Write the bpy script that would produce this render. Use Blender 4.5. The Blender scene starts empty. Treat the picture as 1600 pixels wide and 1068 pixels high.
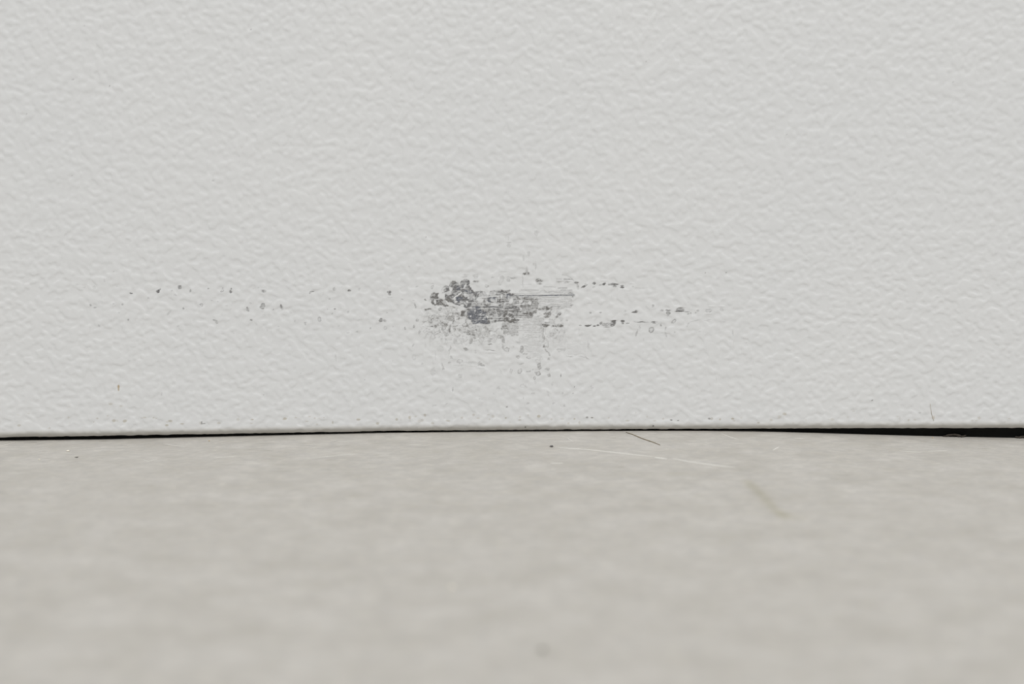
import bpy, math, random
import numpy as np

# ------------------------------------------------------------------ camera, light, exposure
C = bpy.context.scene
random.seed(4); rng = np.random.default_rng(11)
MM = 0.001
PITCH = math.radians(6.0)
LENS = 60.0
F = LENS / 36.0 * 1600.0
D = 0.3333
H = D * math.tan(PITCH + math.atan((686 - 534) / F))

cam_data = bpy.data.cameras.new('camera'); cam = bpy.data.objects.new('camera', cam_data)
C.collection.objects.link(cam); C.camera = cam
cam.location = (0, -D, H); cam.rotation_euler = (math.pi / 2 - PITCH, 0, 0)
cam_data.lens = LENS; cam_data.sensor_width = 36; cam_data.clip_start = 0.005; cam_data.clip_end = 50
cam_data.dof.use_dof = True; cam_data.dof.focus_distance = D / math.cos(PITCH) - 0.001
cam_data.dof.aperture_fstop = 15.0

world = bpy.data.worlds.new('world'); C.world = world; world.use_nodes = True
bg = world.node_tree.nodes['Background']; bg.inputs[0].default_value = (0.965, 0.985, 1.0, 1); bg.inputs[1].default_value = 0.31

def area(name, loc, rot, size, power, col):
    l = bpy.data.lights.new(name, 'AREA'); l.shape = 'RECTANGLE'; l.size, l.size_y = size; l.energy = power; l.color = col
    o = bpy.data.objects.new(name, l); C.collection.objects.link(o); o.location = loc; o.rotation_euler = rot
    return o
area('ceiling_lamp', (0.10, -1.12, 1.80), (math.radians(32), 0, math.radians(5)), (0.8, 0.5), 32, (1.0, 0.985, 0.965))

C.view_settings.view_transform = 'Standard'; C.view_settings.look = 'None'
C.view_settings.gamma = 1; C.view_settings.use_curve_mapping = False
C.view_settings.exposure = 0.10

# ------------------------------------------------------------------ projection helpers (real positions of what the photo shows)
ct, st = math.cos(PITCH), math.sin(PITCH)
def project(x, y, z):
    dy, dz = y + D, z - H
    dep = dy * ct - dz * st; up = dy * st + dz * ct
    return 800 + F * x / dep, 534 - F * up / dep
def ray(px, py):
    a = (np.asarray(px, float) - 800) / F; b = (534 - np.asarray(py, float)) / F
    return a, ct + b * st, -st + b * ct
def on_wall(px, py, y=0.0):
    rx, ry, rz = ray(px, py); t = (y + D) / ry
    return rx * t, H + rz * t
def on_floor(px, py, z=0.0):
    rx, ry, rz = ray(px, py); t = (z - H) / rz
    return rx * t, -D + ry * t

def link(name, verts, faces, mat, parent=None, smooth=True):
    me = bpy.data.meshes.new(name); me.from_pydata(verts, [], faces); me.update()
    if smooth: me.polygons.foreach_set('use_smooth', [True] * len(me.polygons))
    me.materials.append(mat)
    o = bpy.data.objects.new(name, me); C.collection.objects.link(o)
    if parent: o.parent = parent
    return o
def fast_mesh(name, co, quads, mat, attrs, normals=None, parent=None):
    me = bpy.data.meshes.new(name)
    n, q = len(co), len(quads)
    me.vertices.add(n); me.vertices.foreach_set('co', np.ascontiguousarray(co, np.float32).ravel())
    me.loops.add(q * 4); me.loops.foreach_set('vertex_index', np.ascontiguousarray(quads, np.int32).ravel())
    me.polygons.add(q); me.polygons.foreach_set('loop_start', np.arange(0, q * 4, 4, dtype=np.int32))
    me.polygons.foreach_set('use_smooth', np.ones(q, bool))
    me.update(calc_edges=True)
    for k, v in attrs.items():
        a = me.attributes.new(k, 'FLOAT', 'POINT'); a.data.foreach_set('value', np.ascontiguousarray(v, np.float32))
    if normals is not None:
        me.normals_split_custom_set_from_vertices(normals.tolist())
    me.materials.append(mat)
    o = bpy.data.objects.new(name, me); C.collection.objects.link(o)
    if parent: o.parent = parent
    return o

def gnoise(h, w, sx, sy, seed):
    r = np.random.default_rng(seed).standard_normal((h, w))
    fy = np.fft.fftfreq(h)[:, None]; fx = np.fft.rfftfreq(w)[None, :]
    g = np.exp(-2 * math.pi ** 2 * ((fx * sx) ** 2 + (fy * sy) ** 2))
    o = np.fft.irfft2(np.fft.rfft2(r) * g, s=(h, w))
    return (o - o.mean()) / o.std()
def sample(a, u, v):
    h, w = a.shape
    u = np.clip(u, 0, w - 1.001); v = np.clip(v, 0, h - 1.001)
    i = u.astype(int); j = v.astype(int); fu = u - i; fv = v - j
    return (a[j, i] * (1 - fu) + a[j, i + 1] * fu) * (1 - fv) + (a[j + 1, i] * (1 - fu) + a[j + 1, i + 1] * fu) * fv
def sstep(a, b, x):
    t = np.clip((x - a) / (b - a), 0, 1); return t * t * (3 - 2 * t)

# ------------------------------------------------------------------ materials
def N(nt, t, **kw):
    n = nt.nodes.new(t)
    for k, v in kw.items(): setattr(n, k, v)
    return n
def mixc(nt, fac, a, b):
    m = N(nt, 'ShaderNodeMix', data_type='RGBA')
    for s, v in ((0, fac), (6, a), (7, b)):
        if hasattr(v, 'is_output'): nt.links.new(v, m.inputs[s])
        else: m.inputs[s].default_value = v
    return m.outputs[2]
def attr(nt, name): return N(nt, 'ShaderNodeAttribute', attribute_name=name).outputs['Fac']
def math_(nt, op, a, b=0.0, clamp=False):
    m = N(nt, 'ShaderNodeMath', operation=op); m.use_clamp = clamp
    for s, v in ((0, a), (1, b)):
        if hasattr(v, 'is_output'): nt.links.new(v, m.inputs[s])
        else: m.inputs[s].default_value = v
    return m.outputs[0]
def new_mat(name, rough=0.5, col=(0.5, 0.5, 0.5, 1), spec=0.5):
    m = bpy.data.materials.new(name); m.use_nodes = True
    b = m.node_tree.nodes['Principled BSDF']
    b.inputs['Base Color'].default_value = col; b.inputs['Roughness'].default_value = rough
    b.inputs['Specular IOR Level'].default_value = spec
    return m, m.node_tree, b
def objco(nt): return N(nt, 'ShaderNodeTexCoord').outputs['Object']
def noise(nt, vec, scale, detail=3, rough=0.5, stretch=None):
    if stretch:
        mp = N(nt, 'ShaderNodeMapping'); mp.inputs['Scale'].default_value = stretch
        nt.links.new(vec, mp.inputs['Vector']); vec = mp.outputs[0]
    n = N(nt, 'ShaderNodeTexNoise'); n.inputs['Scale'].default_value = scale
    n.inputs['Detail'].default_value = detail; n.inputs['Roughness'].default_value = rough
    nt.links.new(vec, n.inputs['Vector']); return n.outputs['Fac']
def ramp(nt, v, a, b):
    r = N(nt, 'ShaderNodeMapRange'); nt.links.new(v, r.inputs[0])
    r.inputs[1].default_value = a; r.inputs[2].default_value = b; return r.outputs[0]

PAINT = (0.735, 0.735, 0.712, 1)
enamel, nt, b = new_mat('white_textured_enamel', 0.42, PAINT, 0.45)
oc = objco(nt)
wear, blue, grime_shade, rustv = attr(nt, 'wear'), attr(nt, 'blue'), attr(nt, 'grime_shade'), attr(nt, 'rust')
big = ramp(nt, noise(nt, oc, 25, 2), 0.35, 0.7)
paint = mixc(nt, big, (0.745, 0.754, 0.758, 1), (0.755, 0.762, 0.763, 1))
paint = mixc(nt, grime_shade, paint, (0.47, 0.43, 0.35, 1))  # dirt freckles, plus the fold's shade painted into the colour
metal = mixc(nt, blue, (0.138, 0.134, 0.128, 1), (0.082, 0.100, 0.140, 1))
fine = ramp(nt, noise(nt, oc, 5200, 3, 0.65, (0.35, 1, 1)), 0.3, 0.75)
metal = mixc(nt, math_(nt, 'MULTIPLY', fine, 0.7), metal, (0.33, 0.32, 0.31, 1))
colr = mixc(nt, wear, paint, metal)
colr = mixc(nt, rustv, colr, (0.38, 0.25, 0.08, 1))
nt.links.new(colr, b.inputs['Base Color'])
bm_ = N(nt, 'ShaderNodeBump'); bm_.inputs['Distance'].default_value = 0.00016
nt.links.new(attr(nt, 'outer'), bm_.inputs['Strength'])
nt.links.new(noise(nt, oc, 420, 1.0, 0.4), bm_.inputs['Height'])
nt.links.new(bm_.outputs[0], b.inputs['Normal'])

lino, nt, b = new_mat('grey_linoleum', 0.5, (0.5, 0.49, 0.46, 1), 0.35)
oc = objco(nt)
n1 = ramp(nt, noise(nt, oc, 110, 6, 0.68), 0.32, 0.68)
n2 = ramp(nt, noise(nt, oc, 520, 6, 0.72, (0.8, 1, 1)), 0.40, 0.66)
n3 = ramp(nt, noise(nt, oc, 900, 3, 0.6, (0.4, 1, 1)), 0.60, 0.74)
n4 = ramp(nt, noise(nt, oc, 620, 3, 0.6, (0.35, 1, 1)), 0.61, 0.76)
c = mixc(nt, n1, (0.415, 0.394, 0.352, 1), (0.540, 0.520, 0.486, 1))
c = mixc(nt, math_(nt, 'MULTIPLY', n2, 0.75), c, (0.385, 0.372, 0.352, 1))
c = mixc(nt, math_(nt, 'MULTIPLY', n3, 0.5), c, (0.66, 0.64, 0.58, 1))
c = mixc(nt, math_(nt, 'MULTIPLY', n4, 0.5), c, (0.27, 0.25, 0.20, 1))
c = mixc(nt, attr(nt, 'smear'), c, (0.30, 0.275, 0.185, 1))
nt.links.new(c, b.inputs['Base Color'])
bm_ = N(nt, 'ShaderNodeBump'); bm_.inputs['Strength'].default_value = 0.5; bm_.inputs['Distance'].default_value = 0.00003
nt.links.new(noise(nt, oc, 1500, 3, 0.6), bm_.inputs['Height']); nt.links.new(bm_.outputs[0], b.inputs['Normal'])

def plain(name, col, rough=0.6, var=0.25, scale=900, spec=0.3):
    m, nt, b = new_mat(name, rough, col, spec)
    f = noise(nt, objco(nt), scale, 3)
    nt.links.new(mixc(nt, f, tuple(v * (1 - var) for v in col[:3]) + (1,), tuple(min(1, v * (1 + var)) for v in col[:3]) + (1,)), b.inputs['Base Color'])
    return m
gap_shade_black = plain('gap_shade_black', (0.012, 0.012, 0.011, 1), 0.9, spec=0.1)  # near-black colour for the shade in the gap
fibre_mat = plain('dark_plant_fibre', (0.27, 0.225, 0.16, 1), 0.7, 0.5, 2500)
tan_mat = plain('tan_grit', (0.62, 0.50, 0.33, 1), 0.7)
grey_mat = plain('grey_grit', (0.14, 0.135, 0.13, 1), 0.7)
pale_mat = plain('pale_scratch', (0.65, 0.635, 0.595, 1), 0.6, 0.06)
cream_mat = plain('cream_grit', (0.88, 0.84, 0.74, 1), 0.6, 0.08)
dust_mat = plain('brown_dust', (0.05, 0.042, 0.034, 1), 0.95, 0.5, 1500)
carcass_mat = plain('white_sheet_steel', (0.72, 0.72, 0.70, 1), 0.45, 0.02)
hair_mat = plain('brown_hair', (0.42, 0.36, 0.26, 1), 0.6)

# ------------------------------------------------------------------ wear on the panel, drawn in a fine raster of the panel face
X0, Y0, X1, Y1, SS = 90, 330, 1200, 690, 2
cw, ch = (X1 - X0) * SS, (Y1 - Y0) * SS
Wr = np.zeros((ch, cw)); Bl = np.zeros((ch, cw)); Lip = np.zeros((ch, cw)); Flat = np.zeros((ch, cw))
grit = gnoise(ch, cw, 1.6, 1.3, 8); cell = gnoise(ch, cw, 3.2, 3.2, 9)
wx = gnoise(ch, cw, 4.5, 4.5, 1) * 0.75 + gnoise(ch, cw, 1.8, 1.8, 2) * 0.40
wy = gnoise(ch, cw, 4.5, 4.5, 3) * 0.75 + gnoise(ch, cw, 1.8, 1.8, 4) * 0.40
FR = {'L': (100, 400, 4.853), 'M': (380, 400, 4.853), 'A': (640, 400, 4.853), 'B': (860, 400, 4.853),
      'K': (660, 420, 9.707), 'R': (790, 420, 9.707), 'D': (660, 510, 5.714), 'P': (0, 0, 1.0)}
def box(xa, xb, ya, yb, pad=3.5):
    i0 = max(0, int((xa - pad - X0) * SS)); i1 = min(cw, int((xb + pad - X0) * SS) + 1)
    j0 = max(0, int((ya - pad - Y0) * SS)); j1 = min(ch, int((yb + pad - Y0) * SS) + 1)
    if i1 <= i0 or j1 <= j0: return None
    s = (slice(j0, j1), slice(i0, i1)); JJ, II = np.mgrid[j0:j1, i0:i1]
    return s, X0 + (II + 0.5) / SS, Y0 + (JJ + 0.5) / SS
def put(s, m, d, blue=0.0, flat=0.6):
    if d >= 0:
        Bl[s] = np.where(m * d > Wr[s], blue, Bl[s]); Wr[s] = np.maximum(Wr[s], m * d); Flat[s] = np.maximum(Flat[s], m * flat)
    else:
        Wr[s] *= 1 + m * d
def blob(fr, X, Y, rx, ry, d, ang=0, blue=0.0, hollow=False, warp=1.0, flat=0.6):
    ox, oy, k = FR[fr]; cx, cy, rx, ry = ox + X / k, oy + Y / k, max(rx / k, 0.45), max(ry / k, 0.45)
    r = max(rx, ry); bb = box(cx - r, cx + r, cy - r, cy + r)
    if bb is None: return
    s, px, py = bb; wa = warp * min(1.0, min(rx, ry) / 1.6)
    dx, dy = px - cx + wx[s] * wa, py - cy + wy[s] * wa
    a = math.radians(ang); u = (dx * math.cos(a) + dy * math.sin(a)) / rx; v = (-dx * math.sin(a) + dy * math.cos(a)) / ry
    q = np.sqrt(u * u + v * v); e = 0.45 / min(rx, ry)
    m = 1 - sstep(1 - e, 1 + e, q)
    if hollow: m = m * (0.30 + 0.70 * sstep(0.35, 0.8, q))
    if d > 0: m = m * np.clip(1.02 + 0.24 * grit[s] - 0.14 * cell[s] * (r > 1.5), 0.3, 1.3)
    put(s, m, d, blue, flat)
def stroke(fr, pts, w, d, blue=0.0, warp=0.5, broken=0.0, flat=0.6):
    ox, oy, k = FR[fr]; P = [(ox + x / k, oy + y / k) for x, y in pts]; w = max(w / k / 2, 0.3)
    xs, ys = [p[0] for p in P], [p[1] for p in P]
    bb = box(min(xs), max(xs), min(ys), max(ys))
    if bb is None: return
    s, px, py = bb; px = px + wx[s] * warp; py = py + wy[s] * warp
    dm = np.full(px.shape, 1e9)
    for (ax, ay), (bx, by) in zip(P[:-1], P[1:]):
        L2 = (bx - ax) ** 2 + (by - ay) ** 2 + 1e-9
        t = np.clip(((px - ax) * (bx - ax) + (py - ay) * (by - ay)) / L2, 0, 1)
        dm = np.minimum(dm, np.hypot(px - ax - t * (bx - ax), py - ay - t * (by - ay)))
    m = 1 - sstep(w - 0.35, w + 0.45, dm)
    if broken: m = m * sstep(-0.6, 0.5, streak[s] + (1 - broken))
    put(s, m, d, blue, flat)
def poly(fr, pts, d, blue=0.0, warp=1.0, tex=0.0, flat=0.8):
    ox, oy, k = FR[fr]; P = [(ox + x / k, oy + y / k) for x, y in pts]
    xs, ys = [p[0] for p in P], [p[1] for p in P]
    bb = box(min(xs), max(xs), min(ys), max(ys))
    s, px, py = bb; px = px + wx[s] * warp; py = py + wy[s] * warp
    dm = np.full(px.shape, 1e9); ins = np.zeros(px.shape, bool)
    for (ax, ay), (bx, by) in zip(P, P[1:] + P[:1]):
        L2 = (bx - ax) ** 2 + (by - ay) ** 2 + 1e-9
        t = np.clip(((px - ax) * (bx - ax) + (py - ay) * (by - ay)) / L2, 0, 1)
        dm = np.minimum(dm, np.hypot(px - ax - t * (bx - ax), py - ay - t * (by - ay)))
        if ay != by:
            c = ((ay > py) != (by > py)) & (px < (bx - ax) * (py - ay) / (by - ay) + ax); ins ^= c
    sd = np.where(ins, -dm, dm); m = 1 - sstep(-0.6, 0.6, sd)
    if tex: m = m * np.clip(1 + tex * (streak[s] * 0.5), 0, 1.3)
    put(s, m, d, blue, flat)
streak = gnoise(ch, cw, 14, 0.9, 5) * 0.8 + gnoise(ch, cw, 2.2, 1.6, 6) * 0.5
speck = gnoise(ch, cw, 2.6, 2.6, 7)

# main scrape, large fields first
poly('R', [(0, 360), (1000, 340), (1040, 400), (1010, 560), (870, 590), (760, 700), (580, 620), (480, 640), (380, 740), (0, 800)], 0.13, 0.2, 1.8, 2.4)
poly('R', [(0, 800), (380, 740), (560, 700), (540, 1068), (340, 1068), (250, 900), (0, 860)], 0.15, 0, 2.5, 1.6)
poly('A', [(890, 480), (1010, 470), (1010, 780), (930, 770), (890, 700), (850, 640)], 0.09, 0, 2.5, 1.8)
poly('A', [(1080, 560), (1180, 540), (1190, 700), (1080, 690)], 0.05, 0, 1, 0.8)
poly('A', [(1200, 660), (1340, 650), (1340, 750), (1200, 750)], 0.05, 0, 1, 0.8)
poly('K', [(130, 620), (340, 590), (560, 600), (680, 740), (1000, 850), (1200, 900), (900, 1010), (620, 960), (300, 900), (120, 880)], 0.13, 0, 4.0, 2.2)
poly('K', [(1180, 830), (1456, 810), (1456, 1000), (1300, 980)], 0.28, 0, 1.5, 0.9)
poly('K', [(125, 500), (120, 420), (150, 365), (190, 352), (235, 390), (245, 450), (300, 455), (345, 480), (370, 560), (340, 590), (280, 545), (225, 540), (190, 560), (140, 530)], 0.68, 0.1, 0.8, 0.5)
poly('K', [(350, 470), (345, 400), (380, 350), (300, 370), (290, 320), (350, 255), (410, 250), (430, 210), (520, 185), (555, 220), (575, 260), (590, 190), (640, 150), (715, 190),
           (700, 250), (760, 280), (800, 340), (960, 345), (970, 410), (850, 430), (800, 470), (740, 560), (660, 590), (600, 560), (480, 530), (420, 500)], 0.56, 0.3, 0.9, 0.6)
poly('K', [(600, 640), (760, 560), (900, 570), (960, 420), (1040, 345), (1240, 330), (1330, 330), (1400, 400), (1456, 400), (1456, 820), (1150, 790), (1000, 840), (760, 820), (680, 740), (610, 710)], 0.56, 0.2, 0.6, 1.0)
poly('R', [(0, 420), (480, 440), (500, 540), (480, 650), (400, 740), (220, 780), (0, 810)], 0.46, 0.05, 0.8, 1.0)
poly('K', [(690, 650), (780, 570), (890, 570), (920, 640), (960, 680), (1000, 830), (770, 820), (700, 740)], 0.80, 0.85, 0.7, 0.5)
for a in [(560, 450, 55, 40, .9, 0, 1), (540, 300, 40, 30, .75, 0, .8), (690, 340, 70, 30, .72, 0, .9), (720, 300, 40, 30, .55), (400, 470, 50, 30, .78), (620, 260, 18, 20, .85, 0, .6),
          (360, 560, 20, 15, .9), (190, 390, 45, 35, .72), (300, 500, 50, 35, .7), (810, 190, 60, 12, .5), (640, 200, 50, 20, .35), (90, 610, 50, 14, .7), (40, 465, 12, 14, .5),
          (1370, 130, 60, 8, .35), (620, 680, 30, 50, .95), (1310, 420, 45, 38, .9, 0, 1), (1060, 465, 80, 40, .72, 0, 1), (1300, 740, 90, 60, .70), (430, 750, 50, 50, .3), (200, 870, 20, 20, .5),
          (140, 880, 60, 8, .4), (360, 850, 14, 20, .6), (415, 920, 10, 50, .4), (490, 880, 40, 8, .35), (540, 690, 40, 20, .5), (265, 605, 16, 22, .35), (650, 120, 40, 10, .25), (810, 110, 30, 30, .14),
          (480, 200, 50, 18, .5), (330, 340, 38, 28, .5), (880, 400, 80, 14, .55), (1180, 450, 20, 60, .6), (1260, 350, 60, 25, .45), (470, 580, 60, 9, .35), (30, 805, 26, 8, .3), (310, 900, 10, 60, .3),
          (700, 960, 60, 12, .5), (780, 930, 60, 12, .45), (1000, 950, 40, 12, .4), (970, 900, 14, 36, .5), (1190, 1030, 50, 25, .3), (1250, 900, 50, 40, .5), (740, 1000, 60, 14, .45), (640, 880, 20, 60, .2)]:
    x, y, rx, ry, d = a[:5]; blob('K', x, y, rx, ry, d, a[5] if len(a) > 5 else 0, a[6] if len(a) > 6 else 0)
stroke('K', [(895, 575), (1200, 578), (1456, 590)], 16, .72, .5, 0.25)
stroke('K', [(770, 825), (900, 818), (1030, 822)], 18, .85, 1, 0.3)
stroke('K', [(1040, 345), (1230, 335), (1320, 335)], 12, .6)
stroke('K', [(1000, 660), (1300, 690), (1456, 700)], 20, .55, .1, .4, .5)
stroke('K', [(1100, 740), (1456, 770)], 26, .68, .4, .4, .4)
stroke('R', [(60, 405), (400, 408), (850, 402), (1040, 400)], 10, .78, .9, 0.12)
stroke('R', [(310, 432), (410, 430)], 16, .5, .5, .2); blob('R', 960, 390, 75, 14, .32, 0, .5)
for p, w, d in [([(800, 292), (930, 292)], 8, .5), ([(840, 325), (1010, 325)], 8, .4), ([(580, 275), (760, 275)], 6, .32), ([(240, 325), (500, 325)], 8, .28), ([(690, 580), (830, 570)], 8, .55),
                ([(780, 160), (850, 160)], 9, .28), ([(890, 158), (1010, 162)], 12, .42), ([(860, 92), (930, 97), (980, 130), (1035, 178)], 6, .33), ([(450, 495), (860, 498)], 4, .28),
                ([(10, 380), (240, 378)], 7, .3), ([(120, 935), (420, 938)], 4, .25), ([(240, 240), (390, 236)], 3, .2), ([(60, 60), (250, 62)], 3, .0), ([(500, 360), (900, 352)], 4, .25),
                ([(0, 465), (330, 470)], 7, .35), ([(410, 460), (540, 455)], 12, .35)]:
    stroke('R', p, w, d, .2, .15)
for a in [(320, 75, 50, 22, .42), (315, 45, 14, 40, .25), (100, 130, 60, 10, .33), (50, 165, 20, 12, .3), (510, 175, 40, 20, .42), (520, 230, 35, 6, .45), (820, 205, 40, 12, .25), (940, 205, 40, 14, .28),
          (60, 770, 100, 40, .78), (190, 775, 40, 12, .6), (380, 680, 90, 28, .58), (20, 690, 60, 60, .6), (270, 680, 60, 20, .45), (640, 600, 75, 25, .58), (640, 690, 60, 38, .45), (620, 860, 62, 22, .5),
          (630, 820, 40, 10, .5), (800, 700, 60, 22, .42, -40), (840, 862, 48, 14, .5, 15), (735, 880, 40, 13, .5), (790, 940, 50, 8, .35, 35), (548, 900, 8, 60, .33), (530, 610, 40, 20, .4), (580, 1040, 16, 40, .35),
          (700, 1000, 50, 30, .22), (1000, 548, 26, 8, .35), (975, 500, 30, 30, .2), (1010, 430, 10, 10, .5), (930, 780, 10, 12, .25), (460, 540, 40, 20, .45), (130, 570, 150, 14, .35)]:
    blob('R', *a[:4], a[4], a[5] if len(a) > 5 else 0)
poly('K', [(690, 440), (990, 415), (990, 570), (690, 610)], .34, .2, 1.4, 1.2)
# speckled breakup of the scraped fields
region = np.zeros((ch, cw))
JJ, II = np.mgrid[0:ch, 0:cw]; PX = X0 + II / SS; PY = Y0 + JJ / SS
core = np.exp(-(((PX - 745) / 70) ** 2) ** 2 - (((PY - 485) / 42) ** 2) ** 2)
Wr *= 1 - core * 0.42 * sstep(0.75, 1.5, speck)
# worn fields read as rubbed-through bumps: noisy inside, a dark burr round each flake
def blur(a, sg):
    fy_ = np.fft.fftfreq(a.shape[0])[:, None]; fx_ = np.fft.rfftfreq(a.shape[1])[None, :]
    return np.fft.irfft2(np.fft.rfft2(a) * np.exp(-2 * math.pi ** 2 * sg ** 2 * (fx_ ** 2 + fy_ ** 2)), s=a.shape)
ga = blur(Wr, 1.1); gm = np.hypot(*np.gradient(ga)) * 3.0
ridge = np.exp(-(cell / 0.22) ** 2)                       # thin winding lines
zone = np.clip(blur((Wr > .12).astype(float), 10), 0, 1)
Wr = Wr * (1 + 0.15 * grit - 0.25 * sstep(0.6, 1.6, cell)) + np.clip(gm, 0, .5) * 0.55 + ridge * zone * 0.10 * sstep(.05, .5, zone)
left = np.exp(-(((PX - 700) / 42) ** 2) ** 2 - (((PY - 500) / 28) ** 2) ** 2)
Wr = np.clip(Wr + left * ridge * 0.16, 0, 1)
# angular chips: irregular cells, some rubbed bare, some still painted, with dark broken rims
def chips(xa, xb, ya, yb, n, seed):
    s_, px, py = box(xa, xb, ya, yb, 0); rr = np.random.default_rng(seed)
    qx, qy = rr.uniform(xa - 5, xb + 5, n), rr.uniform(ya - 5, yb + 5, n); val = rr.uniform(0, 1, n)
    ax, ay = px + wx[s_] * .8, py + wy[s_] * .8
    d1 = np.full(px.shape, 1e9); d2 = d1.copy(); cv_ = np.zeros(px.shape)
    for x_, y_, v_ in zip(qx, qy, val):
        d = np.hypot((ax - x_) * (.85 + .3 * v_), ay - y_); c1 = d < d1
        d2 = np.where(c1, d1, np.minimum(d2, d)); d1 = np.where(c1, d, d1); cv_ = np.where(c1, v_, cv_)
    return s_, px, py, d2 - d1, cv_
s_, px, py, e_, v_ = chips(655, 905, 420, 560, 1150, 31)
rim_ = 1 - sstep(.25, 1.1, e_)
arch = np.clip(np.exp(-(((px - 712) / 50) ** 4) - ((py - 462) / 26) ** 4) + .8 * np.exp(-(((px - 790) / 30) ** 4) - ((py - 466) / 12) ** 4), 0, 1)
low = np.exp(-(((px - 700) / 44) ** 4) - ((py - 508) / 24) ** 4) + .8 * np.exp(-(((px - 745) / 50) ** 4) - ((py - 524) / 17) ** 4) + .75 * np.exp(-(((px - 862) / 24) ** 4) - ((py - 505) / 32) ** 4)
low = np.clip(low, 0, 1) * sstep(-.9, .5, cell[s_] + .3)
w0 = Wr[s_]
w1 = w0 * (1 - arch * np.where(v_ < .13, .65, np.where(v_ < .35, .22, np.where(v_ > .7, -.3, 0)))) + arch * rim_ * sstep(.15, .4, w0) * .18
w1 = w1 + low * (1 - sstep(.3, .55, w0)) * (rim_ * (.30 + .08 * grit[s_]) + np.where(v_ > .72, .20, np.where(v_ > .5, .07, 0)))
Wr[s_] = np.clip(w1, 0, 1)
# flakes of paint left standing
for a in [(195, 500, 22, 48, -15), (130, 490, 14, 28, 0), (438, 300, 27, 48, -10), (650, 260, 16, 36, 30), (645, 390, 20, 22, 0), (525, 495, 20, 11, 0), (880, 475, 56, 34, 20), (680, 500, 18, 24, 0),
          (610, 550, 28, 18, 0), (300, 415, 40, 26, -30), (380, 520, 14, 42, -30), (800, 638, 13, 13, 0), (728, 712, 15, 13, 0), (990, 730, 19, 19, 0), (920, 768, 18, 9, 0), (890, 680, 32, 6, -45),
          (1200, 420, 18, 38, 15), (1122, 470, 13, 32, 0), (1345, 500, 26, 38, 20), (1355, 362, 28, 16, 0), (935, 362, 12, 24, 0), (1005, 365, 22, 40, 0), (560, 625, 34, 46, -20), (825, 240, 52, 34, 0),
          (700, 440, 20, 12, 0), (560, 340, 28, 6, -10), (500, 750, 16, 50, 5), (300, 680, 30, 30, 20), (430, 690, 30, 22, 0), (420, 820, 40, 22, -30), (600, 800, 60, 46, 0), (1120, 900, 70, 16, -35),
          (1050, 850, 40, 10, -40), (850, 850, 50, 16, 0), (930, 930, 60, 16, -35), (690, 915, 36, 18, -20), (450, 930, 26, 50, -25), (1220, 980, 16, 40, -20), (205, 610, 18, 14, 0), (1060, 780, 16, 9, 0)]:
    blob('K', a[0], a[1], a[2] * .82, a[3] * .82, -0.93, a[4], warp=0.5)
stroke('K', [(480, 450), (520, 410), (592, 362)], 20, -.95, warp=.3); stroke('K', [(490, 430), (500, 500)], 14, -.8, warp=.3)
for a in [(230, 492, 32, 22, 0), (370, 520, 22, 30, -30), (90, 495, 26, 42, 20), (90, 355, 28, 18, 0), (300, 357, 34, 13, 0), (450, 700, 30, 26, 0), (232, 610, 24, 16, 20), (740, 660, 60, 14, -45), (560, 700, 50, 14, 0)]:
    blob('R', *a[:4], -0.9, a[4], warp=0.5)
Wr = np.clip(Wr + 0.22 * Wr * sstep(.4, .75, Wr), 0, 1)
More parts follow.
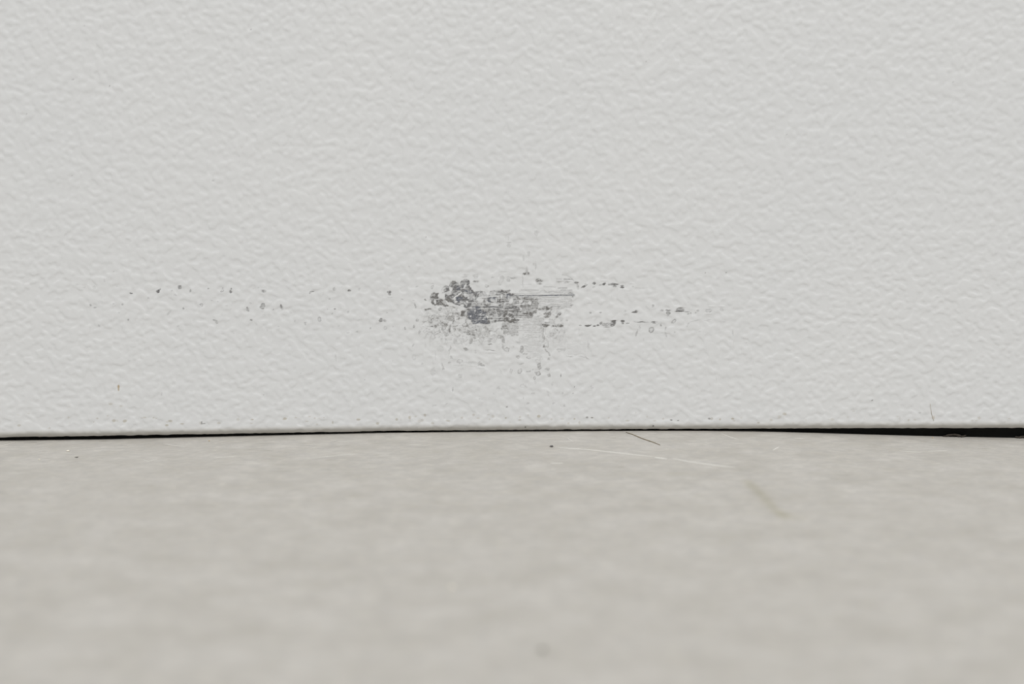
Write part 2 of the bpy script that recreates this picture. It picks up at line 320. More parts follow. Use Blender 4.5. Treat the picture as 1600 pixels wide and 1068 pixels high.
# hollow rings and tails round and below the scrape
for a in [(970, 265, 30, 26, .45, 0, 1), (1190, 200, 34, 60, .2, 0, 1), (140, 225, 30, 8, .28), (150, 275, 24, 36, .45, 0, 1)]:
    blob('K', *a[:5], a[5] if len(a) > 5 else 0, 0, len(a) > 6)
for a in [(385, 195, 28, 9, .48, 10), (610, 130, 22, 20, .32), (605, 165, 22, 7, .5), (715, 115, 19, 36, .48, -25), (725, 180, 11, 20, .4), (755, 208, 25, 20, .42, 0, 1), (885, 200, 20, 36, .42, 8), (855, 268, 20, 11, .36, 20),
          (915, 240, 20, 8, .38), (950, 285, 22, 15, .4, 30, 1), (1105, 170, 24, 24, .34, 0, 1), (1080, 130, 9, 14, .38), (1090, 180, 8, 10, .6), (1110, 215, 7, 20, .45, -30), (1135, 245, 13, 20, .42, -20),
          (1130, 290, 11, 12, .36), (1045, 355, 17, 30, .42, 5), (1030, 412, 24, 18, .55, 0, 1), (1005, 465, 14, 20, .5, 25, 1), (1030, 310, 26, 16, .22, 0, 1), (875, 400, 27, 19, .45, -25, 1), (793, 395, 14, 15, .32, 0, 1),
          (948, 400, 20, 8, .36), (885, 332, 18, 6, .32, -15), (990, 385, 8, 8, .28), (1112, 375, 19, 15, .32), (1125, 440, 12, 14, .4), (188, 360, 13, 30, .36), (245, 320, 12, 11, .28), (340, 310, 28, 20, .28, 0, 1),
          (330, 347, 40, 3, .38), (525, 347, 33, 12, .5, 12), (510, 325, 11, 13, .38), (430, 322, 60, 6, .2), (265, 275, 11, 18, .28, -20), (245, 210, 7, 42, .28, 8), (160, 200, 26, 26, .13), (340, 448, 15, 24, .22),
          (272, 565, 4, 19, .7, 8), (1237, 440, 4, 14, .6, 15), (905, 530, 26, 20, .2, 0, 1), (995, 598, 18, 7, .28, -15), (755, 716, 9, 5, 1), (1355, 537, 4, 4, .6), (1345, 597, 4, 4, .55), (680, 545, 22, 8, .18, -30),
          (610, 212, 52, 4, .45, 12), (475, 225, 14, 12, .2), (1222, 212, 28, 12, .25, 0, 1), (1272, 208, 12, 12, .25), (1480, 170, 7, 28, .2), (1325, 270, 18, 6, .25), (1420, 275, 35, 6, .24, 10), (1470, 280, 24, 6, .26, 30),
          (1525, 262, 20, 4, .15), (1250, 595, 10, 10, .22), (1170, 685, 14, 8, .26), (1265, 712, 12, 8, .26), (105, 703, 24, 9, .22), (225, 695, 14, 8, .2), (520, 645, 18, 6, .22), (945, 685, 14, 8, .24), (95, 400, 22, 42, .14),
          (1125, 600, 9, 22, .16), (1160, 500, 8, 20, .14), (290, 130, 11, 30, .28), (330, 125, 40, 30, .16, 0, 1), (440, 130, 16, 28, .46, 15), (420, 45, 34, 18, .42), (465, 85, 18, 28, .42), (510, 70, 26, 10, .32, -30),
          (570, 22, 24, 14, .5), (745, 30, 26, 38, .42), (860, 140, 22, 9, .32), (240, 20, 8, 34, .45), (805, 180, 10, 9, .18), (650, 85, 9, 16, .25, 20), (690, 80, 8, 8, .3), (120, 270, 6, 40, .12), (70, 130, 8, 50, .1),
          (1080, 60, 8, 60, .35), (1170, 130, 5, 60, .12), (1265, 60, 5, 40, .16), (1130, 90, 20, 14, .16), (560, 60, 30, 9, .25, -35), (1010, 505, 6, 18, .2), (640, 600, 5, 5, .2), (900, 640, 5, 12, .22), (30, 170, 6, 18, .14),
          (180, 110, 5, 60, .13), (100, 60, 6, 40, .15), (5, 335, 12, 9, .15), (700, 400, 40, 5, .1, 60), (515, 493, 5, 5, .18), (1520, 540, 9, 13, .16), (1440, 725, 18, 6, .16), (375, 640, 18, 5, .15)]:
    blob('D', *a[:5], a[5] if len(a) > 5 else 0, 0, len(a) > 6)
# faint marks above the scrape
for a in [(833, 68, 1.6, 1.4, .6), (902, 184, 3, .8, .3), (908, 184, 2.5, .7, .3), (838, 365, 3.5, 5, .13), (795, 379, 4, .8, .38), (795, 384, 3.4, 3, .2), (795, 372, .8, 4, .12), (826, 396, 3, 4, .16), (818, 403, 2, 5, .14),
          (835, 412, 3, 2.5, .22), (837, 415, 1.3, 7, .2), (850, 408, 4, 1.2, .1), (823, 424, 2.4, 6, .25), (787, 425, 7, 1, .18), (770, 434, 2.5, 1.5, .26), (784, 434, 4, 3, .25), (802, 434, 5, 1.6, .38), (795, 438, 3, 3, .26),
          (842, 439, 4, 4, .33), (817, 440, 1.2, 10, .17), (728, 429, 5, 1, .2), (744, 429, 5, 1, .2), (680, 424, .0, .0, .0), (1135, 426, 1.0, 1, .5), (666, 370, 1, 1, .4), (640, 417, 1, .8, .35)]:
    blob('P', *a[:5], warp=.4)
# flecks to the left
for a in [(510, 283, 12, 6, .7), (713, 272, 13, 16, .95, 20), (728, 254, 6, 8, .6), (880, 236, 17, 11, .6, -40), (960, 266, 6, 13, .42), (1095, 248, 7, 5, .42), (1200, 262, 12, 15, .55, 0, 1), (1202, 245, 5, 8, .5),
          (1272, 250, 8, 8, .7), (1264, 270, 10, 13, .66), (232, 237, 11, 14, .2, 0, 1), (155, 237, 12, 4, .16), (308, 188, 6, 11, .16), (98, 215, 10, 7, .14), (205, 372, 10, 7, .42, 45), (234, 390, 13, 5, .42),
          (375, 362, 9, 5, .26), (444, 368, 8, 7, .46), (640, 322, 10, 8, .18), (848, 298, 11, 8, .22, 30), (820, 264, 5, 6, .2), (910, 398, 8, 6, .5, 30), (1040, 372, 14, 13, .55, 0, 1), (1118, 336, 8, 5, .3),
          (1168, 346, 7, 4, .2), (1232, 378, 9, 6, .36), (1415, 355, 9, 6, .26), (1393, 396, 9, 10, .8), (1393, 412, 10, 7, .4), (1420, 486, 12, 9, .78), (490, 483, 8, 9, .5), (265, 521, 8, 8, .26), (418, 433, 8, 5, .28),
          (800, 430, 7, 20, .2, 35), (866, 532, 8, 6, .2), (1148, 490, 20, 6, .7, 14), (1160, 507, 12, 7, .32), (1070, 580, 5, 26, .1), (378, 120, 4, 3, .4), (403, 229, 4, 3, .25), (742, 1045, 6, 14, .2), (1288, 583, 4, 4, .18),
          (495, 795, 10, 6, .12)]:
    blob('L', *a[:5], a[5] if len(a) > 5 else 0, .3, len(a) > 6, .6)
for a in [(156, 269, 17, 8, .66), (156, 262, 16, 3, .8), (523, 270, 22, 5, .75, -8), (507, 283, 6, 6, .5), (148, 380, 17, 24, .52, 28), (292, 384, 11, 17, .72, -20), (300, 402, 9, 6, .3), (58, 357, 8, 6, .22), (230, 408, 5, 5, .5),
          (694, 254, 13, 11, .38), (695, 241, 5, 6, .3), (743, 241, 6, 5, .2), (807, 261, 12, 11, .88), (885, 248, 9, 6, .5), (880, 258, 7, 4, .3), (1110, 272, 15, 8, .75), (1110, 288, 12, 10, .55), (1115, 314, 20, 4, .18),
          (656, 322, 9, 7, .3), (696, 399, 7, 7, .65), (676, 436, 7, 8, .3), (795, 420, 8, 10, .26), (578, 480, 14, 18, .42, 0, 1), (471, 504, 9, 4, .36), (471, 516, 5, 12, .26), (393, 492, 7, 7, .2), (185, 560, 4, 12, .15),
          (264, 535, 8, 6, .2), (722, 530, 10, 9, .24), (797, 580, 14, 5, .2), (860, 575, 12, 8, .25), (1045, 487, 13, 13, .58), (1072, 490, 14, 9, .42), (1088, 426, 8, 6, .36), (1080, 543, 11, 14, .25, 0, 1), (1140, 536, 5, 6, .15),
          (965, 548, 6, 8, .3), (1229, 546, 8, 11, .62), (1293, 536, 8, 12, .56), (1322, 488, 13, 9, .4, 0, 1), (1318, 494, 8, 4, .5), (1376, 500, 11, 4, .36), (1337, 580, 8, 14, .3, 30), (1410, 590, 18, 9, .2, -30),
          (1208, 662, 12, 9, .2, 0, 1), (1286, 680, 7, 15, .28, 25), (1296, 768, 17, 22, .12, 0, 1), (1360, 817, 11, 10, .12, 0, 1), (1206, 327, 10, 4, .24), (1250, 443, 9, 4, .2), (1292, 336, 9, 3, .3), (1303, 375, 6, 20, .42, -15),
          (1320, 233, 8, 6, .26), (1380, 330, 7, 8, .34), (704, 785, 5, 20, .14), (923, 937, 4, 4, .45), (437, 893, 4, 4, .25), (155, 1050, 4, 4, .25), (1258, 82, 4, 3, .3), (115, 241, 8, 5, .22), (85, 243, 8, 3, .14),
          (608, 292, 4, 14, .14), (638, 405, 3, 5, .2), (265, 207, 8, 3, .1), (940, 435, 6, 6, .12), (1135, 793, 4, 4, .15), (360, 430, 12, 10, .08), (160, 452, 12, 9, .08)]:
    blob('M', *a[:5], a[5] if len(a) > 5 else 0, .2, len(a) > 6, .6)
# streaks to the right
BST = 1.25
for a in [(200, 205, 20, 8, .55), (208, 232, 9, 18, .3), (255, 232, 24, 7, .8, -25), (265, 213, 6, 5, .35), (332, 208, 14, 11, .74), (330, 235, 12, 4, .26), (375, 218, 10, 7, .36, -30), (405, 208, 18, 9, .75, -10),
          (480, 214, 38, 9, .74), (490, 230, 16, 8, .5), (545, 226, 14, 7, .55), (545, 238, 16, 7, .78), (620, 205, 18, 2.5, .2), (625, 235, 8, 3.5, .28), (690, 242, 48, 1.5, .22), (590, 266, 34, 1.5, .16), (303, 432, 9, 9, .38),
          (382, 427, 10, 5, .42), (568, 418, 10, 6, .25), (640, 424, 26, 6, .7, -12), (652, 416, 9, 7, .6), (782, 377, 8, 12, .24), (845, 415, 12, 7, .28), (893, 412, 20, 4, .75), (893, 430, 19, 14, .5), (893, 450, 8, 8, .28),
          (985, 408, 34, 17, .42), (983, 420, 38, 6, .8), (985, 394, 14, 5, .35), (1035, 422, 20, 4, .5), (1045, 436, 8, 5, .32), (1064, 434, 7, 6, .35), (1118, 415, 10, 9, .24), (1102, 431, 6, 4, .4), (1200, 416, 26, 15, .32, 0, 1),
          (1200, 403, 25, 2, .5), (1300, 403, 16, 12, .12), (227, 526, 9, 4, .7), (285, 527, 22, 6, .8), (308, 522, 8, 3, .6), (335, 533, 14, 5, .82), (362, 525, 12, 7, .72), (385, 508, 11, 14, .52, 30), (430, 520, 36, 18, .34),
          (432, 540, 26, 4, .4), (475, 512, 20, 26, .74), (478, 490, 22, 5, .9), (547, 494, 16, 8, .85), (548, 508, 9, 8, .6), (587, 508, 14, 4, .5), (695, 502, 42, 3, .8), (640, 497, 10, 3, .14), (790, 500, 22, 4, .75),
          (790, 512, 12, 5, .4), (682, 540, 9, 14, .2, 20), (655, 583, 6, 24, .26, 20), (768, 558, 22, 24, .4, 35, 1), (840, 522, 8, 10, .45), (875, 552, 6, 13, .26), (877, 598, 7, 20, .26, -25), (850, 583, 15, 2.5, .22),
          (935, 497, 23, 12, .4, -35, 1), (943, 575, 7, 8, .16), (1132, 573, 8, 6, .16), (1095, 492, 42, 3, .24, -14), (1042, 522, 6, 20, .2, 35), (1192, 483, 22, 2.5, .28, -5), (1384, 580, 3.5, 22, .2), (1176, 128, 4, 4, .55),
          (80, 907, 4, 10, .55), (182, 990, 4, 4, .6), (172, 1040, 4, 4, .5), (285, 665, 4, 26, .16), (300, 345, 20, 2, .15), (215, 570, 4, 20, .1), (1400, 405, 0, 0, 0), (140, 524, 12, 5, .1), (345, 480, 5, 18, .1, 30),
          (707, 632, 4, 10, .12), (1048, 350, 6, 4, .15), (1320, 500, 10, 2, .14), (1390, 660, 3, 12, .1), (1260, 930, 4, 16, .12)]:
    blob('B', *a[:4], min(1, a[4] * BST), a[5] if len(a) > 5 else 0, .15, len(a) > 6, .5)
# raised paint lips that catch the light
def lip(fr, X, Y, rx, ry=3):
    ox, oy, k = FR[fr]; cx, cy, rx, ry = ox + X / k, oy + Y / k, rx / k, max(ry / k, .8)
    s, px, py = box(cx - rx, cx + rx, cy - ry, cy + ry)
    Lip[s] = np.maximum(Lip[s], np.exp(-((px - cx) / rx) ** 4 - ((py - cy) / ry) ** 2))
for a in [('B', 1222, 382, 30), ('B', 1300, 382, 22), ('B', 1200, 436, 26), ('B', 1190, 488, 22), ('B', 620, 208, 20), ('B', 300, 352, 20), ('B', 410, 186, 30), ('D', 615, 232, 55), ('D', 440, 350, 50), ('D', 520, 368, 40),
          ('P', 838.5, 360, 4), ('R', 840, 178, 60), ('R', 960, 180, 50), ('M', 154, 252, 14), ('R', 620, 800, 40), ('B', 480, 484, 24), ('B', 1000, 386, 30), ('B', 895, 406, 20), ('D', 1320, 262, 30), ('R', 700, 425, 120)]:
    lip(*a)

# freckles of dirt along the bottom fold
grime_shade = [(240, 652), (152, 653), (178, 657), (107, 652), (168, 649), (195, 657.5), (226, 651.5), (261, 664), (285, 662), (372, 655), (394, 655), (342, 661), (266, 657), (173, 631), (189, 634), (313, 660), (77, 669),
         (676, 661), (700, 657), (722, 652), (740, 648), (770, 650), (790, 653), (812, 656), (825, 648), (842, 650), (655, 658), (640, 652), (664, 648), (838, 668), (888, 661), (878, 654), (898, 654), (862, 655), (980, 657),
         (1036, 654), (1023, 657), (1145, 654), (1125, 655), (1112, 653.5), (1147, 657), (1185, 660), (925, 652), (812, 651), (905, 660), (520, 660), (560, 655), (590, 661), (480, 658), (445, 654), (620, 655), (30, 664),
         (1205, 656), (1218, 651), (1226, 646), (1240, 661), (1300, 655), (1420, 656), (1530, 653), (1570, 660)]
G = []
for gx, gy in grime_shade:
    G.append((gx, gy, random.uniform(1.5, 3.4), random.uniform(1.2, 2.4), random.uniform(.3, .75)))
for i in range(60):
    G.append((random.uniform(0, 1600), 664 - abs(random.gauss(0, 10)), random.uniform(1, 2.6), random.uniform(.8, 1.8), random.uniform(.12, .4)))
DOTS = [(821, 667, 1.3, 1.2, .95), (1020.5, 665, 1.5, 1.4, .95), (792, 635, 1.8, 1.1, 0), (1362.5, 625.5, 1.7, 1.3, .75), (917, 652, 2.2, 1.5, .7), (925, 652, 1.9, 1.2, .75), (315, 660, 1, 3, .6), (318, 661.5, 3, .8, .6),
        (1049, 656, 2, 1, .85), (1060, 656.5, 1.6, 1, .7), (1108, 654, 2.2, 1.5, .7), (392, 46, 1.2, 1.2, .5), (114, 124, 1.3, 1.0, .5), (171, 134, 1.1, .9, .5), (113, 275, 1.2, .9, .45), (333, 282, 2.2, .6, .3),
        (132, 41, 1.5, 1, .3), (42, 178, 1, .8, .3), (1165, 535, 1.1, 1, .3), (1437, 645, 1.8, 1.3, .35), (1490, 128, 1.2, 1, .3), (1230, 210, 1.1, .9, .3), (1010, 96, 1, .8, .3), (610, 120, 1, .8, .25), (524, 556, 1.2, 3, .2)]

# ------------------------------------------------------------------ panel geometry
def spaced(segs):
    out = []
    for a, b_, s in segs: out += list(np.arange(a, b_, s))
    return np.array(out)
pxs = np.concatenate([np.linspace(-2600, -60, 26), spaced([(-56, 130, 2.0), (130, 660, 1.15), (660, 910, 0.8), (910, 1160, 1.05), (1160, 1656, 2.0)]), np.linspace(1660, 4200, 26)])
pys = np.concatenate([np.linspace(-4800, -70, 24), spaced([(-66, 350, 2.0), (350, 425, 1.3), (425, 560, 0.8), (560, 640, 1.2)])])
R_ = 1.3 * MM
ex = [-2600, -400, 0, 160, 400, 600, 800, 1000, 1200, 1400, 1600, 2000, 4200]
edge = np.interp(pxs, ex, [690, 690, 683.6, 681.2, 677.2, 673.8, 671.9, 671.0, 670.1, 669.3, 669.0, 668.5, 668.5])
k = np.exp(-np.linspace(-2, 2, 41) ** 2); k /= k.sum()
inner = (pxs > -300) & (pxs < 1900)
es = np.interp(np.arange(-3000, 4600, 4.0), pxs, edge); es = np.convolve(np.pad(es, 20, mode='edge'), k, 'valid')
edge = np.interp(pxs, np.arange(-3000, 4600, 4.0), es)
xw = (pxs - 800) / 8.0 * MM * (D / 0.3333)
_, zb = on_wall(np.full_like(edge, 800.0), edge, 0.4 * R_)      # lowest line of the fold
_, zrow = on_wall(np.full_like(pys, 800.0), pys)
zref = on_wall(800.0, 671.9)[1]
nx, ny = len(pxs), len(pys)
zt = zrow[:, None] + np.zeros((1, nx))
ztop_last = zrow[-1]
w = np.clip((ztop_last + 0.02 - zrow) / 0.02, 0, 1)[:, None] ** 1.5
zt = zt + w * (zb - zref)[None, :]
rows_y = [np.zeros_like(zt)]; rows_z = [zt]; rows_n = [np.tile([[[0, -1.0, 0]]], (ny, nx, 1))]
mid = np.linspace(0, 1, 36)[1:, None]                               # from the last plain row to the start of the fold
zm = zt[-1][None, :] * (1 - mid) + (zb + R_)[None, :] * mid
rows_z.append(zm); rows_y.append(np.zeros_like(zm)); rows_n.append(np.tile([[[0, -1.0, 0]]], (len(mid), nx, 1)))
for a in np.linspace(0, math.pi / 2, 15)[1:]:
    rows_z.append((zb + R_ * (1 - math.sin(a)))[None, :]); rows_y.append(np.full((1, nx), R_ * (1 - math.cos(a))))
    rows_n.append(np.tile([[[0, -math.cos(a), -math.sin(a)]]], (1, nx, 1)))
for yb in (1.8, 2.6):
    rows_z.append(zb[None, :]); rows_y.append(np.full((1, nx), yb * MM)); rows_n.append(np.tile([[[0, 0, -1.0]]], (1, nx, 1)))
PZ = np.vstack(rows_z); PYw = np.vstack(rows_y); NN = np.vstack(rows_n); PXw = np.tile(xw, (PZ.shape[0], 1))
upx, upy = project(PXw, PYw, PZ)
# orange-peel relief of the powder coat: height per 0.125 mm cell
hh, hw = 1024, 2048
peel = gnoise(hh, hw, 3.0, 2.6, 21) * 0.9 + gnoise(hh, hw, 5.2, 4.4, 22) * 0.5
peel = np.tanh(peel * 0.9) + 0.05 * gnoise(hh, hw, 1.5, 1.4, 23)
arc = np.cumsum(np.vstack([np.zeros((1, nx)), np.hypot(np.diff(PZ, axis=0), np.diff(PYw, axis=0))]), axis=0)
vv = (arc - arc[24][None, :]) / (0.125 * MM) + 20
hgt = sample(peel, PXw / (0.125 * MM) + hw / 2, vv)
inx = sstep(-66, -40, upx) * (1 - sstep(1640, 1664, upx)); iny = sstep(-76, -50, upy)
inside = inx * iny
cu, cv = (upx - X0) * SS, (upy - Y0) * SS
incv = (upx > X0) & (upx < X1) & (upy > Y0) & (upy < Y1)
def cs(a): return np.where(incv, sample(a, cu, cv), 0)
wear_v, blue_v, lip_v, flat_v = cs(Wr), cs(Bl), cs(Lip), cs(Flat)
grime_shade_v = np.zeros_like(wear_v); rust_v = np.zeros_like(wear_v)
wnx, wny = sample(peel, (upx * 1.7) % (hw - 2), (upy * 1.3 + 80) % (hh - 2)), sample(peel, (upx * 1.3 + 300) % (hw - 2), (upy * 1.7) % (hh - 2))
def dab(arr, gx, gy, rx, ry, d):
    sel = (np.abs(upx - gx) < rx * 3) & (np.abs(upy - gy) < ry * 3)
    if sel.any():
        q = np.sqrt(((upx[sel] - gx + wnx[sel] * .4) / rx) ** 2 + ((upy[sel] - gy + wny[sel] * .4) / ry) ** 2)
        arr[sel] = np.maximum(arr[sel], d * (1 - sstep(.5, 1.35, q)))
for g in G: dab(grime_shade_v, *g)
for gx, gy, rx, ry, d in DOTS: dab(wear_v, gx, gy, rx, ry, d)
dab(rust_v, 185.3, 603.5, 1.7, 3.2, .75); dab(rust_v, 185.5, 608, 1.4, 3, .6)
dab(rust_v, 1458.5, 652, 2.0, 3.2, .3)
# shade of the down-turned fold, painted as a darker beige band
foldpos = arc - arc[-2 - 14][None, :]
grime_shade_v = np.maximum(grime_shade_v, 0.42 * sstep(-0.7 * MM, 0.7 * MM, foldpos) * inside)
amp = 0.046 * MM
disp = hgt * amp * inside * (1 - 0.75 * flat_v) - wear_v * 0.022 * MM + lip_v * 0.05 * MM
CO = np.stack([PXw, PYw, PZ], -1) + NN * disp[..., None]
# smooth normals from the height field
du = np.gradient(CO, axis=1); dv = np.gradient(CO, axis=0)
nrm = np.cross(du, dv); nrm /= np.linalg.norm(nrm, axis=-1, keepdims=True)
if nrm[10, 10, 1] > 0: nrm = -nrm
ni = PZ.shape[0]
idx = np.arange(ni * nx).reshape(ni, nx)
quads = np.stack([idx[1:, :-1], idx[1:, 1:], idx[:-1, 1:], idx[:-1, :-1]], -1).reshape(-1, 4)
coF = CO.reshape(-1, 3); nF = nrm.reshape(-1, 3)
A = {'wear': wear_v.ravel(), 'blue': blue_v.ravel(), 'grime_shade': grime_shade_v.ravel(), 'rust': rust_v.ravel(), 'outer': (1 - inside).ravel()}

cab = bpy.data.objects.new('metal_cabinet', None); C.collection.objects.link(cab)
cab['label'] = 'white powder-coated metal cabinet front, lightly dimpled, scraped grey near its bottom edge'
cab['category'] = 'cabinet'
def sub(mask, name, parent):
    q = quads[mask]; u, inv = np.unique(q, return_inverse=True)
    return fast_mesh(name, coF[u], inv.reshape(-1, 4), enamel, {k_: v[u] for k_, v in A.items()}, nF[u], parent)
fw = A['wear'][quads].max(axis=1); fx = upx.ravel()[quads].mean(axis=1); fy = upy.ravel()[quads].mean(axis=1)
worn = fw > 0.10
m_main = worn & (fx > 662) & (fx < 908) & (fy > 420) & (fy < 606) & ~((fx > 897) & (fy < 455)) 
m_top = worn & (fx >= 893) & (fx < 1030) & (fy > 425) & (fy < 462) & ~m_main
m_low = worn & (fx >= 900) & (fx < 1160) & (fy >= 468) & (fy < 535) & ~m_main
m_left = worn & (fx >= 100) & (fx < 662) & (fy > 430) & (fy < 525)
rest = ~(m_main | m_top | m_low | m_left)
panel = sub(rest, 'front_panel', cab)
for msk, nm, lb in ((m_main, 'scrape_mark', 'broad dark grey scrape through the white paint'),
                (m_top, 'scrape_mark', 'short upper streak of grey chips right of the scrape'),
                (m_low, 'scrape_mark', 'longer lower streak of grey chips right of the scrape'),
                (m_left, 'chip_flecks', 'scattered grey flecks in a row left of the scrape')):
    o = sub(msk, nm, panel); o['label'] = lb; o['kind'] = 'stuff'

# carcass behind the front sheet: sides, top and back of folded steel
def box_part(name, x0, x1, y0, y1, z0, z1, mat, parent, bev=0.0008):
    import bmesh
    bm = bmesh.new(); bmesh.ops.create_cube(bm, size=1)
    for v in bm.verts: v.co = ((x0 + x1) / 2 + v.co.x * (x1 - x0), (y0 + y1) / 2 + v.co.y * (y1 - y0), (z0 + z1) / 2 + v.co.z * (z1 - z0))
    bmesh.ops.bevel(bm, geom=list(bm.edges), offset=bev, segments=2, affect='EDGES', profile=0.5)
    me = bpy.data.meshes.new(name); bm.to_mesh(me); bm.free(); me.materials.append(mat)
    o = bpy.data.objects.new(name, me); C.collection.objects.link(o); o.parent = parent
    return o
ztop = float(PZ[0, 0]); xl, xr = float(xw[0]), float(xw[-1])
box_part('side_panel', xl, xl + .0012, 0.0004, 0.4, 0.004, ztop, carcass_mat, cab, .0004)
box_part('side_panel', xr - .0012, xr, 0.0004, 0.4, 0.004, ztop, carcass_mat, cab, .0004)
box_part('top_panel', xl, xr, 0.0002, 0.4, ztop, ztop + .0012, carcass_mat, cab, .0004)
box_part('back_panel', xl, xr, 0.4, 0.4012, 0.004, ztop, carcass_mat, cab, .0004)

# ------------------------------------------------------------------ floor
cx_ = np.array([-3000, -500, 0, 160, 400, 600, 700, 800, 1000, 1100, 1200, 1300, 1400, 1500, 1600, 2100, 5000.])
cy_ = np.array([690, 690, 688.4, 686.4, 680.6, 676.0, 674.8, 674.0, 672.8, 673.0, 674.2, 677.2, 680.4, 683.0, 685.0, 688, 686.])
xq = np.arange(-3000, 5000, 5.0); cyq = np.interp(xq, cx_, cy_); k = np.exp(-np.linspace(-2, 2, 21) ** 2); k /= k.sum()
cyq = np.convolve(np.pad(cyq, 10, mode='edge'), k, 'valid')
_, zfq = on_wall(np.full_like(cyq, 800.0), cyq, 0.9 * MM)
xwq = (xq - 800) / 8 * MM
def floor_z(x, y):
    z = np.interp(x, xwq, zfq)
    off = sstep(.16, .34, np.abs(x)); z = z * (1 - off)
    f = np.where(y < 0.001, np.exp(-((y - .001) / .055) ** 2), 1.0) * np.where(y > .02, np.exp(-((y - .02) / .05) ** 2), 1)
    return z * f
gx = np.concatenate([-np.geomspace(.12, 1.8, 22)[::-1], np.arange(-.1195, .1195, .0005), np.geomspace(.12, 1.8, 22)])
gy = np.concatenate([-np.geomspace(.2, 2.2, 16)[::-1], np.arange(-.198, -.03, .002), np.arange(-.03, .006, .00045), np.geomspace(.0065, 1.2, 24)])
GX, GY = np.meshgrid(gx, gy); GZ = floor_z(GX, GY)
fpx, fpy = project(GX, np.maximum(GY, -.25), GZ)
def seg(px, py, pts, w0):
    dm = np.full(px.shape, 1e9)
    for (ax, ay), (bx, by) in zip(pts[:-1], pts[1:]):
        L2 = (bx - ax) ** 2 + (by - ay) ** 2
        t = np.clip(((px - ax) * (bx - ax) + (py - ay) * (by - ay)) / L2, 0, 1)
        dm = np.minimum(dm, np.hypot(px - ax - t * (bx - ax), py - ay - t * (by - ay)))
    return np.exp(-(dm / w0) ** 2)
sm = seg(GX * 1e3, GY * 1e3, [tuple(float(v) * 1e3 for v in on_floor(a, b_)) for a, b_ in ((1168, 758), (1195, 782), (1212, 800), (1226, 810))], 1.0) * .42
sm += seg(GX * 1e3, GY * 1e3, [tuple(float(v) * 1e3 for v in on_floor(a, b_)) for a, b_ in ((1222, 803), (1250, 812))], 1.4) * .25
sm += seg(GX * 1e3, GY * 1e3, [tuple(float(v) * 1e3 for v in on_floor(a, b_)) for a, b_ in ((1050, 748), (1066, 748))], .9) * .25
fi = np.arange(GX.size).reshape(GX.shape)
fq = np.stack([fi[:-1, :-1], fi[:-1, 1:], fi[1:, 1:], fi[1:, :-1]], -1).reshape(-1, 4)
floor = fast_mesh('floor', np.stack([GX, GY, GZ], -1).reshape(-1, 3), fq, lino, {'smear': sm.ravel()})
floor['kind'] = 'structure'; floor['label'] = 'worn mottled warm-grey linoleum floor, slightly humped under the cabinet edge'
def fpos(px, py):
    z = 0.0
    for _ in range(6):
        x, y = on_floor(px, py, z); z = float(floor_z(np.array(x), np.array(y)))
    return float(x), float(y), z

# added black strip behind the fold, standing in for the gap's shade
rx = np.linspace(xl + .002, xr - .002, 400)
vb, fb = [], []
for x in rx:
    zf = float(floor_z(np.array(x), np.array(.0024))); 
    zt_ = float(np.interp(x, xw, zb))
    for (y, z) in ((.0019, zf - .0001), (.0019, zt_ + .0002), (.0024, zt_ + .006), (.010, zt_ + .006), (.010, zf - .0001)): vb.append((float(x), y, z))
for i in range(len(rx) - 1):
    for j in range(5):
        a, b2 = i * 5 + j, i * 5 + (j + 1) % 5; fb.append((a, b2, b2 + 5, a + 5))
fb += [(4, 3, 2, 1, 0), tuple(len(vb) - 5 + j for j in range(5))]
shade_strip = link('gap_shade_strip', vb, fb, gap_shade_black, cab, False); shade_strip['label'] = 'added black strip standing in for shade in the gap under the fold'

# ------------------------------------------------------------------ scratches cut into the floor (thin pale furrows with raised burr)
def ribbon(name, pts, w_mm, mat, parent, jit=.15, h=.00003, taper=True):
    P = [fpos(*p) for p in pts]; out = []
    for (a, b2) in zip(P[:-1], P[1:]):
        for t in np.linspace(0, 1, 9)[:-1]: out.append([a[i] + (b2[i] - a[i]) * t for i in range(2)])
    out.append(list(P[-1][:2])); n = len(out); V, Fc = [], []
    for i, p in enumerate(out):
        q0, q1 = out[max(0, i - 1)], out[min(n - 1, i + 1)]
        dx, dy = q1[0] - q0[0], q1[1] - q0[1]; L = math.hypot(dx, dy) or 1; ax, ay = -dy / L, dx / L
        ww = w_mm * MM / 2 * (math.sin(math.pi * (i + .35) / (n - .3)) ** .5 if taper else 1) * random.uniform(1 - jit, 1 + jit)
        for s, e in ((-1, 0), (-.5, 1), (.5, 1), (1, 0)):
            x, y = p[0] + ax * s * ww, p[1] + ay * s * ww
            V.append((x, y, float(floor_z(np.array(x), np.array(y))) + (h if e else -.00001)))
    for i in range(n - 1):
        for j in range(3): a = i * 4 + j; Fc.append((a, a + 1, a + 5, a + 4))
        Fc.append((i * 4 + 3, i * 4, i * 4 + 4, i * 4 + 7))
    Fc += [(3, 2, 1, 0), (n * 4 - 4, n * 4 - 3, n * 4 - 2, n * 4 - 1)]
    return link(name, V, Fc, mat, parent)
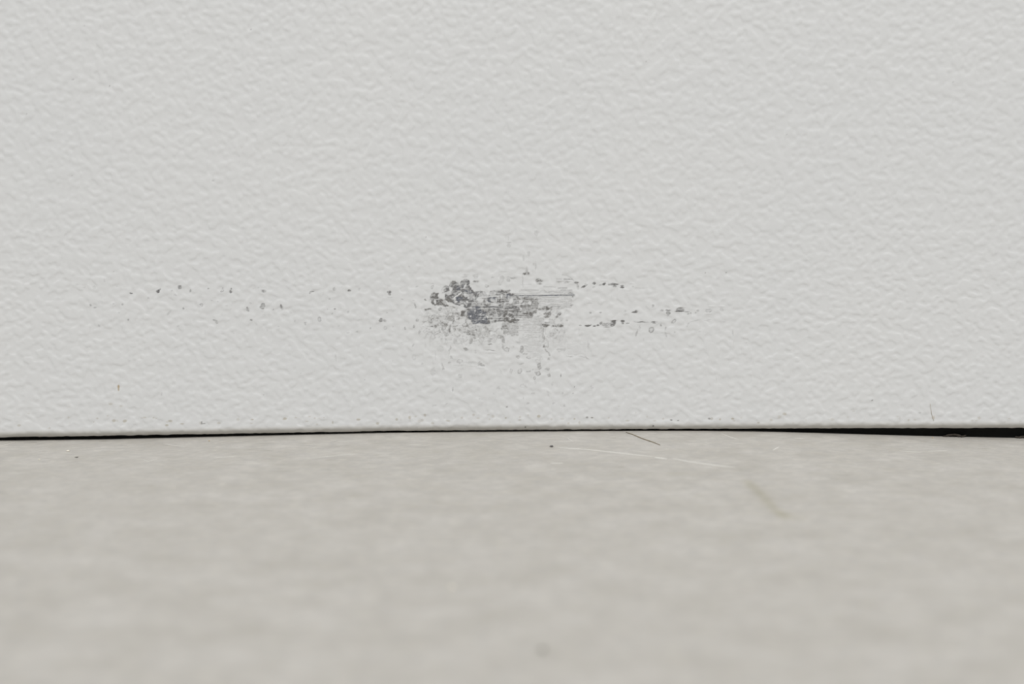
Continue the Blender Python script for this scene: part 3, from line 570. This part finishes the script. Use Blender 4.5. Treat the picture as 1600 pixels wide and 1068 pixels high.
scr = [([(868, 698.5), (920, 702), (975, 708), (1020, 713)], .85, 'long pale scratch running forward from below the scrape'),
       ([(1022, 714), (1042, 716.5)], 1.3, None), ([(1050, 716), (1085, 722), (1118, 726.5), (1150, 730)], .85, None),
       ([(1126, 676.5), (1140, 682), (1155, 686.8)], .35, 'short white scratch close to the fold'), ([(1208, 703), (1217, 697.5)], .45, None),
       ([(0, 696.8), (12, 693.4), (24, 690.2)], .25, None), ([(222, 717.5), (232, 720.5), (246, 716.5)], .28, None), ([(1405, 704), (1440, 706.5)], .35, None), ([(885, 672.0 + 11), (896, 690)], .25, None),
       ([(255, 693), (290, 698)], .3, None), ([(860, 723), (880, 723)], .6, None), ([(335, 715), (370, 712)], .3, None), ([(1240, 684), (1256, 685)], .25, None), ([(1450, 705), (1480, 703.5)], .3, None),
       ([(480, 716), (560, 708)], .25, None), ([(525, 690), (560, 688)], .22, None), ([(640, 694), (668, 696)], .22, None)]
for pts, w_, lb in scr:
    o = ribbon('scratch', pts, w_, pale_mat, floor)
    if lb: o['label'] = lb

# ------------------------------------------------------------------ loose bits
def tag(o, label, cat, group=None):
    o['label'] = label; o['category'] = cat
    if group: o['group'] = group
    return o
def tube(name, P, r, mat, taper=True, seg_=8):
    V, Fc = [], []; n = len(P)
    for i, p in enumerate(P):
        q0, q1 = P[max(0, i - 1)], P[min(n - 1, i + 1)]
        d = np.array(q1) - np.array(q0); d /= np.linalg.norm(d)
        u = np.cross(d, (0, 0.3, 1)); u /= np.linalg.norm(u); v = np.cross(d, u)
        rr = r * (0.45 + 0.55 * math.sin(math.pi * (i + .5) / n)) if taper else r
        rr *= random.uniform(.85, 1.15)
        for j in range(seg_):
            a = 2 * math.pi * j / seg_; V.append(tuple(np.array(p) + rr * (u * math.cos(a) + v * math.sin(a))))
    for i in range(n - 1):
        for j in range(seg_): a = i * seg_ + j; b2 = i * seg_ + (j + 1) % seg_; Fc.append((a, b2, b2 + seg_, a + seg_))
    Fc += [tuple(range(seg_))[::-1], tuple((n - 1) * seg_ + j for j in range(seg_))]
    return link(name, V, Fc, mat)
a, b2 = fpos(978, 675.5), fpos(1031, 695.5)
P = []
for i in range(14):
    t = i / 13; x = a[0] + (b2[0] - a[0]) * t + math.sin(t * 9) * .00012; y = a[1] + (b2[1] - a[1]) * t
    P.append((x, y, float(floor_z(np.array(x), np.array(y))) + .00008))
tag(tube('plant_fibre', P, .00010, fibre_mat), 'thin dark brown fibre lying slantwise on the floor by the fold', 'fibre')

def crumb(name, px, py, r, mat, flat=.6, stretch=1.0):
    x, y, z = fpos(px, py)
    import bmesh
    bm = bmesh.new(); bmesh.ops.create_icosphere(bm, subdivisions=2, radius=r)
    for v in bm.verts:
        k_ = 1 + .22 * math.sin(v.co.x / r * 5 + px) + .18 * math.cos(v.co.y / r * 6 + v.co.z / r * 4 + py)
        v.co *= k_; v.co.z *= flat; v.co.x *= stretch
    lo = min(v.co.z for v in bm.verts)
    me = bpy.data.meshes.new(name); bm.to_mesh(me); bm.free(); me.materials.append(mat)
    me.polygons.foreach_set('use_smooth', [True] * len(me.polygons))
    o = bpy.data.objects.new(name, me); C.collection.objects.link(o); o.location = (x, y, z - lo - .00002); return o
tag(crumb('grit_crumb', 862, 698, .00028, grey_mat, .6, 1.4), 'small dark grit crumb at the left end of the long floor scratch', 'grit')
tag(crumb('grit_crumb', 106.5, 705, .00024, cream_mat, .5, 1.3), 'larger cream grit crumb on the floor near the left picture edge', 'grit')
tag(crumb('grit_crumb', 1457.5, 684, .00016, tan_mat, .6), 'tiny tan grit crumb on the floor below the wide right gap', 'grit')
tag(crumb('grit_crumb', 327, 689, .00015, tan_mat, .6), 'tiny tan grit crumb just below the fold on the left', 'grit')
tag(crumb('grit_crumb', 848, 1016, .00032, grey_mat, .5), 'dark blurred grit crumb nearest the camera on the open floor', 'grit')
tag(crumb('grit_crumb', 706, 918, .00038, cream_mat, .3), 'pale blurred grit flake out on the open floor, left of centre', 'grit')
tag(crumb('grit_crumb', 61.5, 718, .0002, cream_mat, .4), 'tiny cream speck at far left, in front of the larger cream crumb', 'grit')
tag(crumb('grit_crumb', 120, 714.5, .0002, grey_mat, .4, 1.8), 'small flat dark speck on the floor at left', 'grit')
# dust in the dark right-hand gap
def dust(px, py, r, seedv):
    V, Fc = [], []; rr = random.Random(seedv)
    x0, z0 = on_wall(px, py, .0012); x0 = float(x0); zf = float(floor_z(np.array(x0), np.array(.0012)))
    P = []
    for i in range(16):
        t = i / 15; P.append((x0 + (t - .5) * r * 2 + rr.uniform(-1, 1) * r * .12, .0011 + rr.uniform(0, .0004), zf + .00012 + abs(math.sin(t * 4 + seedv)) * r * .16))
    return tube('dust_strand', P, .00022, dust_mat)
tag(dust(1492, 675, .0022, 3), 'brown dust strand under the fold in the wide right gap', 'dust')
tag(dust(1596, 676, .0012, 5), 'grey-brown dust strand in the gap at the right picture edge', 'dust')
# short hair stuck to the panel near the right end
hx = [(1453, 630), (1454.5, 638), (1455.5, 646), (1457.5, 653), (1459, 657)]
P = []
for p in hx:
    x, z = on_wall(*p); P.append((float(x), -.00005, float(z)))
tag(tube('stuck_hair', P, .00003, hair_mat), 'short fine brown hair stuck upright on the white panel above the right gap', 'hair')
